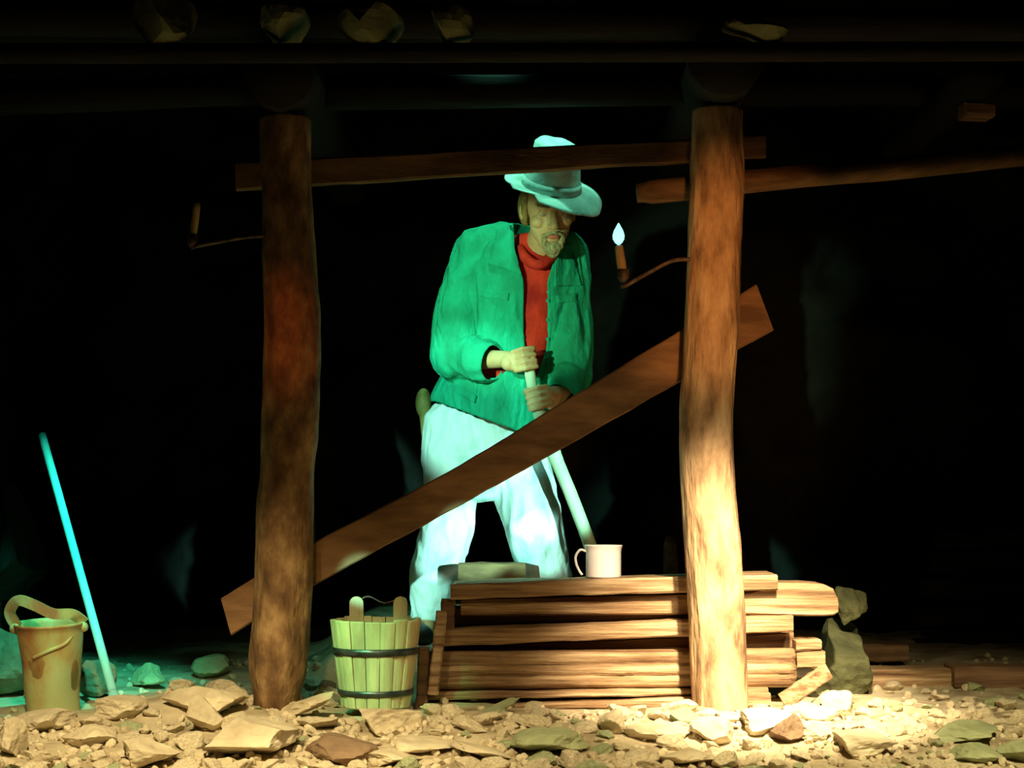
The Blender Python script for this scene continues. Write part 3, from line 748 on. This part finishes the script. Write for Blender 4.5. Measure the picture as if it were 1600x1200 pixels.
# hands closed round the shaft
def hand(ctr, axis, side, wrist, sc=1.0):
    axis = axis.normalized()                      # along the shaft, upward
    X = Vector((1, 0, 0)); X = (X - axis * X.dot(axis)).normalized(); Yv = axis.cross(X); 
    if Yv.y < 0: Yv = -Yv                          # away from camera
    def q(ang, rr, h): a = R(ang); return ctr + X * (side * rr * math.cos(a)) + Yv * (rr * math.sin(a)) + axis * h
    # ang 0 = palm side (towards own arm), -90 = front, 180 = far side
    for i, (hh, ln) in enumerate(((.033, .95), (.011, 1.05), (-.011, 1.0), (-.032, .85))):
        k0 = q(-12, .044, hh * .92); k1 = q(-72, .041 * (.9 + .1 * ln), hh); k2 = q(-140, .034, hh * .97); k3 = q(-195 * ln, .030, hh * .92)
        cap(k0, k1, .0100 * sc, .0092 * sc); cap(k1, k2, .0090 * sc, .0082 * sc); cap(k2, k3, .0080 * sc, .0070 * sc)
    pm = q(5, .046, 0)
    cap(q(-12, .044, .030), q(-12, .044, -.028), .012, .011)
    cap(q(20, .045, .024), q(20, .045, -.022), .016, .015)
    cap(q(5, .045, .012), q(5, .066, .006), .020, .024); cap(q(5, .045, -.014), q(5, .066, -.004), .018, .022)
    cap(q(5, .066, 0), wrist, .026, .026)
    cap(q(35, .050, .020), q(78, .043, .034), .013, .0115); cap(q(78, .043, .034), q(130, .036, .040), .011, .0095)
axU = P(820, 532, 5.99) - SH[2]
hand(P(824, 562, 5.985), axU, -1, wrL); hand(P(837, 624, 5.98), SH[1] - SH[3], 1, wrR)
V, Fc = prim_mesh(body)
V, Fc, _ = remesh(V, Fc, .0038, 2)
mk('body', V, Fc, M_skin, man)

def cloth(name, prims, mat, vox, fold, keep=None, sm_it=4, thick=.004, label=None, fdir=(6, 6, 2.2)):
    V, Fc = prim_mesh(prims); V, Fc, NR = remesh(V, Fc, vox, sm_it)
    V2 = []
    for v, n in zip(V, NR):
        q = Vector((v.x * fdir[0], v.y * fdir[1], v.z * fdir[2]))
        a = noise.noise(q + Vector((3, 1, 0))) ; b = noise.noise(q * 2.4 + Vector((a * 1.5, 7, 0)))
        fl = fold * (.7 * a + .8 * (1 - 2 * abs(b)) * .5)
        V2.append(v + n * fl)
    if keep:
        kp = [keep(v) for v in V2]; Fc = [f for f in Fc if all(kp[i] for i in f)]
        used = sorted({i for f in Fc for i in f}); mp = {i: k for k, i in enumerate(used)}
        V2 = [V2[i] for i in used]; Fc = [tuple(mp[i] for i in f) for f in Fc]
    ec = {}
    for f in Fc:
        for i in range(len(f)):
            e = tuple(sorted((f[i], f[(i + 1) % len(f)]))); ec[e] = ec.get(e, 0) + 1
    nb = {}
    for (a, b), c in ec.items():
        if c == 1: nb.setdefault(a, []).append(b); nb.setdefault(b, []).append(a)
    for it in range(14):
        new = {i: (V2[i] + sum((V2[j] for j in l), Vector()) / len(l)) / 2 for i, l in nb.items() if len(l) == 2}
        for i, q in new.items(): V2[i] = q
    o = mk(name, V2, Fc, mat, man, label=label)
    m = o.modifiers.new('thickness', 'SOLIDIFY'); m.thickness = thick; m.offset = 1
    return o, V2, Fc

# trousers
tr = [('loft', [(P(x, y, Yc), S(h, 6.25), b) for x, y, Yc, h, b in ((752, 778, 6.24, 50, .09), (752, 755, 6.25, 82, .125), (748, 720, 6.26, 88, .135), (745, 680, 6.27, 83, .135), (744, 650, 6.27, 79, .13), (756, 620, 6.27, 62, .11), (764, 600, 6.27, 50, .09))]),
      ('cap', P(708, 700, 6.28), P(697, 825, 6.2), .097, .082), ('cap', P(697, 825, 6.2), P(682, 895, 6.23), .084, .078), ('cap', P(682, 895, 6.23), P(666, 975, 6.28), .078, .050),
      ('cap', P(797, 700, 6.26), P(832, 815, 6.18), .115, .095), ('cap', P(832, 815, 6.18), P(853, 905, 6.2), .095, .080), ('cap', P(853, 905, 6.2), P(858, 985, 6.22), .080, .070)]
def keep_tr(v):
    px, py = topx(v)
    if px < 760: return py < 972
    return py < 975
cloth('trousers', tr, M_trouser, .006, .018, keep_tr, 5, fdir=(8, 8, 3.4))
# shirt
shp = [('loft', [(P(x, y, Yc), S(h, 6.2), b) for x, y, Yc, h, b in ((770, 650, 6.26, 78, .125), (790, 580, 6.24, 78, .125), (803, 520, 6.22, 80, .13), (812, 450, 6.20, 80, .13), (820, 410, 6.18, 74, .11), (832, 388, 6.17, 42, .085), (840, 370, 6.16, 34, .075))])]
cloth('shirt', shp, M_shirt, .006, .006, lambda v: True, 3, label='red shirt showing in the open jacket front')
# jacket
jk = [('loft', [(P(x, y, Yc), S(h, 6.2), b) for x, y, Yc, h, b in ((778, 715, 6.26, 98, .175), (776, 660, 6.26, 100, .17), (778, 620, 6.25, 100, .165), (795, 570, 6.24, 92, .155), (802, 520, 6.22, 92, .15), (812, 450, 6.20, 90, .15), (816, 415, 6.19, 88, .14), (822, 388, 6.18, 72, .115), (834, 362, 6.17, 42, .09), (838, 340, 6.17, 36, .085))]),
      ('cap', P(812, 366, 6.18), P(748, 394, 6.2), .062, .070), ('cap', P(862, 372, 6.18), P(884, 396, 6.2), .055, .066),
      ('cap', P(748, 400, 6.22), P(722, 480, 6.2), .078, .092), ('cap', P(722, 480, 6.2), P(712, 555, 6.15), .092, .088), ('cap', P(712, 555, 6.15), P(772, 566, 6.03), .082, .050),
      ('cap', P(884, 404, 6.22), P(884, 480, 6.2), .075, .084), ('cap', P(884, 480, 6.2), P(888, 580, 6.16), .084, .078), ('cap', P(888, 580, 6.16), P(872, 622, 6.06), .074, .05)]
def keep_jk(v):
    px, py = topx(v)
    hem = 628 + max(0, min(px, 830) - 680) * .36
    if py > hem: return False
    if py < 352 - (838 - px) * .1 and abs(px - 838) < 60: return False
    # cuffs
    a, b = P(712, 555, 6.15), P(772, 566, 6.03); d = (b - a).normalized()
    if (v - b).dot(d) > -.004 and (v - b).length < .066: return False
    a, b = P(888, 580, 6.16), P(872, 622, 6.06); d = (b - a).normalized()
    if (v - b).dot(d) > .0 and (v - b).length < .066: return False
    # open front
    if v.y < 6.2 - .03 and py < 590:
        c = 837; hw = (17 + max(0, 440 - py) * .28) * (1 if py < 540 else (590 - py) / 50)
        if py < 385: hw = 17 + 55 * .28
        if abs(px - c) < hw: return False
    return True
jo, jV, jF = cloth('jacket', jk, M_jacket, .006, .024, keep_jk, 5, fdir=(9, 9, 2.6))
bvh = BVHTree.FromPolygons(jV, jF)
def patch(name, poly, mat, parent, off, thick, n=14, label=None):
    """flap laid on the jacket: quad in photo px dropped onto the cloth surface"""
    a, b, c, d = poly; V, Fc = [], []
    last = 6.05
    for lay in (0, 1):
        for j in range(n + 1):
            for i in range(n + 1):
                u, w_ = i / n, j / n
                px = (a[0] * (1 - u) + b[0] * u) * (1 - w_) + (d[0] * (1 - u) + c[0] * u) * w_
                py = (a[1] * (1 - u) + b[1] * u) * (1 - w_) + (d[1] * (1 - u) + c[1] * u) * w_
                o_ = Vector((0, 0, ZC)); dr = (P(px, py, 6) - o_).normalized()
                hit = bvh.ray_cast(o_, dr)[0]
                if hit is None or hit.y > last + .10: hit = bvh.find_nearest(P(px, py, 6.06))[0]
                last = hit.y
                V.append(hit + dr * (-off - (thick if lay == 0 else 0)))
    m_ = (n + 1) ** 2
    for j in range(n):
        for i in range(n):
            q = j * (n + 1) + i
            Fc.append((q, q + 1, q + n + 2, q + n + 1)); Fc.append((q + m_, q + m_ + n + 1, q + m_ + n + 2, q + m_ + 1))
    rim = [i for i in range(n)] + [(j) * (n + 1) + n for j in range(n)] + [n * (n + 1) + i for i in range(n, 0, -1)] + [j * (n + 1) for j in range(n, 0, -1)]
    for k in range(len(rim)):
        p, q = rim[k], rim[(k + 1) % len(rim)]; Fc.append((p, q, q + m_, p + m_))
    ORIG[parent.name] = ORIG[man.name]
    return mk(name, V, Fc, mat, parent, label=label)
patch('collar', [(776, 360), (812, 338), (822, 432), (763, 414)], M_jacket, jo, .006, .006)
patch('collar', [(868, 385), (893, 378), (908, 446), (866, 448)], M_jacket, jo, .006, .006)
patch('pocket', [(712, 600), (745, 618), (742, 630), (708, 610)], M_jacket, jo, .004, .005, 8)
patch('pocket', [(752, 452), (796, 458), (794, 470), (751, 464)], M_jacket, jo, .004, .005, 8)
patch('pocket', [(868, 462), (902, 458), (902, 470), (870, 474)], M_jacket, jo, .004, .005, 8)
for py in (470, 500, 530):
    c = P(856, py, 6.0); h = bvh.ray_cast(Vector((0, 0, ZC)), (c - Vector((0, 0, ZC))).normalized())[0]
    if h:
        v, f = tube([h + Vector((0, -.006, 0)), h + Vector((0, .004, 0))], .007, 10); mk('button', v, f, M_jacket, jo)
# neckerchief
v, f = tube(catmull([P(812, 388, 6.09), P(822, 404, 6.05), P(840, 414, 6.03), P(858, 404, 6.05), P(868, 390, 6.09)], 6), [.018] * 25, 12, .2, 2)
mk('neckerchief', v, f, M_shirt, man, label='dark red neckerchief under the chin')
# boots
for a_ in (P(667, 980, 6.29), P(859, 985, 6.24)):
    V, Fc = prim_mesh([('cap', a_ + Vector((0, .01, .09)), a_ + Vector((0, .01, 0)), .046, .044), ('cap', a_ + Vector((0, 0, -.01)), a_ + Vector((-.01, -.15, -.018)), .042, .036), ('ell', a_ + Vector((0, .03, -.025)), (.04, .045, .03), None)])
    V, Fc, _ = remesh(V, Fc, .005, 2); V = [Vector((p.x, p.y, max(p.z, a_.z - .045))) for p in V]
    b_o = mk('boot', V, Fc, M_boot, man, label='black boot')
# hat
HT = HL_(0, .0, .075)
HMt = HM @ Matrix.Rotation(R(8), 3, 'X') @ Matrix.Rotation(R(9), 3, 'Y')
def hatp(x, y, z): return HT + HMt @ Vector((x, y, z))
V, Fc = [], []; seg = 56
prof = [(0.001, .118, 1), (.045, .124, 1), (.068, .126, 1), (.079, .115, 1), (.084, .09, 1), (.090, .05, 1), (.096, .015, 1), (.101, .0, 1), (.118, -.002, 0), (.135, -.004, 0), (.152, -.006, 0), (.163, -.008, 0), (.163, -.012, 0), (.150, -.012, 0), (.118, -.009, 0), (.098, -.006, 1), (.088, .05, 1), (.07, .10, 1), (.001, .108, 1)]
for r, z, cr_ in prof:
    for k in range(seg):
        a = 2 * math.pi * k / seg; x, y = r * math.cos(a), r * 1.13 * math.sin(a)
        zz = z
        if not cr_:
            t = (r - .1) / .063
            zz += t * (.010 * math.sin(2 * a + .4) + .008 * math.sin(3 * a + 1.0))
            if math.cos(a) > .55: zz += -t * t * .030 * (math.cos(a) - .55) / .45 ; x *= 1 + .10 * t
            if math.cos(a) < -.5: zz += t * .022
            if math.sin(a) < -.4: zz += -t * .012
        else:
            if z > .1: zz += (.030 if z > .1 else 0) - .006 * math.exp(-(x / .022) ** 2) - .012 * sm(0, .08, x)
        x += .004 * nz(a * 2, z * 20, 1)
        V.append(hatp(x + (.012 if z > .03 else .012), y, zz))
for i in range(len(prof) - 1):
    for k in range(seg):
        l = (k + 1) % seg; Fc.append((i * seg + k, i * seg + l, (i + 1) * seg + l, (i + 1) * seg + k))
hat = mk('hat', V, Fc, M_hat, man, label='pale felt hat with a drooping brim')
V, Fc = [], []
for r, z in ((.1025, .002), (.104, .002), (.0985, .028), (.097, .028)):
    for k in range(seg): a = 2 * math.pi * k / seg; V.append(hatp(r * math.cos(a) + .012, r * 1.13 * math.sin(a), z))
for i in range(4):
    for k in range(seg):
        l = (k + 1) % seg; j = (i + 1) % 4; Fc.append((i * seg + k, i * seg + l, j * seg + l, j * seg + k))
mk('hat_band', V, Fc, M_hat, hat)
# face details
for s in (-1, 1):
    V, Fc = prim_mesh([('ell', HL_(s * .031, -.0795, .003), (.0105, .008, .0065), HM)]); mk('eye', V, Fc, M_eye, man)
    V, Fc = prim_mesh([('cap', HL_(s * .046, -.082, .033), HL_(s * .016, -.099, .030), .0045, .005)]); mk('eyebrow', V, Fc, M_hair, man)
V, Fc = prim_mesh([('ell', HL_(0, -.0925, -.064), (.020, .008, .0085), HM)]); mk('mouth', V, Fc, M_lip, man, label='reddish mouth')
bp_ = [('ell', HL_(0, -.074, -.102), (.030, .026, .026), HM), ('ell', HL_(0, -.070, -.118), (.022, .020, .018), HM)]
for s in (-1, 1):
    bp_.append(('cap', HL_(s * .030, -.080, -.062), HL_(s * .022, -.072, -.098), .008, .014))
    bp_.append(('cap', HL_(s * .004, -.099, -.050), HL_(s * .030, -.082, -.062), .006, .007))
V, Fc = prim_mesh(bp_); V, Fc, NR = remesh(V, Fc, .003, 1)
V = [v + n * .003 * nz(v.x * 160, v.y * 160, v.z * 50) for v, n in zip(V, NR)]
mk('beard', V, Fc, M_beard, man, label='short grey beard and moustache')
V, Fc = prim_mesh([('ell', HL_(s * .068, .035, .005), (.025, .055, .062), HM) for s in (-1, 1)] + [('cap', HL_(s * .074, -.02, .055), HL_(s * .078, -.014, .0), .016, .012) for s in (-1, 1)] + [('cap', HL_(-.078, -.012, .02), HL_(-.074, -.015, -.03), .012, .008), ('cap', HL_(.078, -.012, .02), HL_(.074, -.015, -.03), .012, .008), ('ell', HL_(0, .07, -.01), (.06, .045, .06), HM)])
V, Fc, NR = remesh(V, Fc, .005, 1); mk('hair', V, Fc, M_hair, man, label='short brown hair under the hat')
# belt pouch
V, Fc = prim_mesh([('ell', P(662, 630, 6.33), (.030, .035, .055), None), ('cap', P(664, 650, 6.33), P(664, 680, 6.32), .020, .014)])
V, Fc, _ = remesh(V, Fc, .005, 3); mk('belt_pouch', V, Fc, M_pouch, man, label='tan pouch hanging at the hip')

# handle he leans on
sp_ = catmull(SH, 6); n = len(sp_)
rr = []
for p in sp_:
    py = topx(p)[1]
    rr.append(.019 if py < 640 else (.022 + .006 * math.exp(-((py - 690) / 25) ** 2)) if py < 900 else .021)
v, f = tube(sp_, rr, 18, .05, 3)
mk('tool_handle', v, f, M_shaft, label='long pale tool handle gripped by both hands, running down behind the mug', cat='handle')
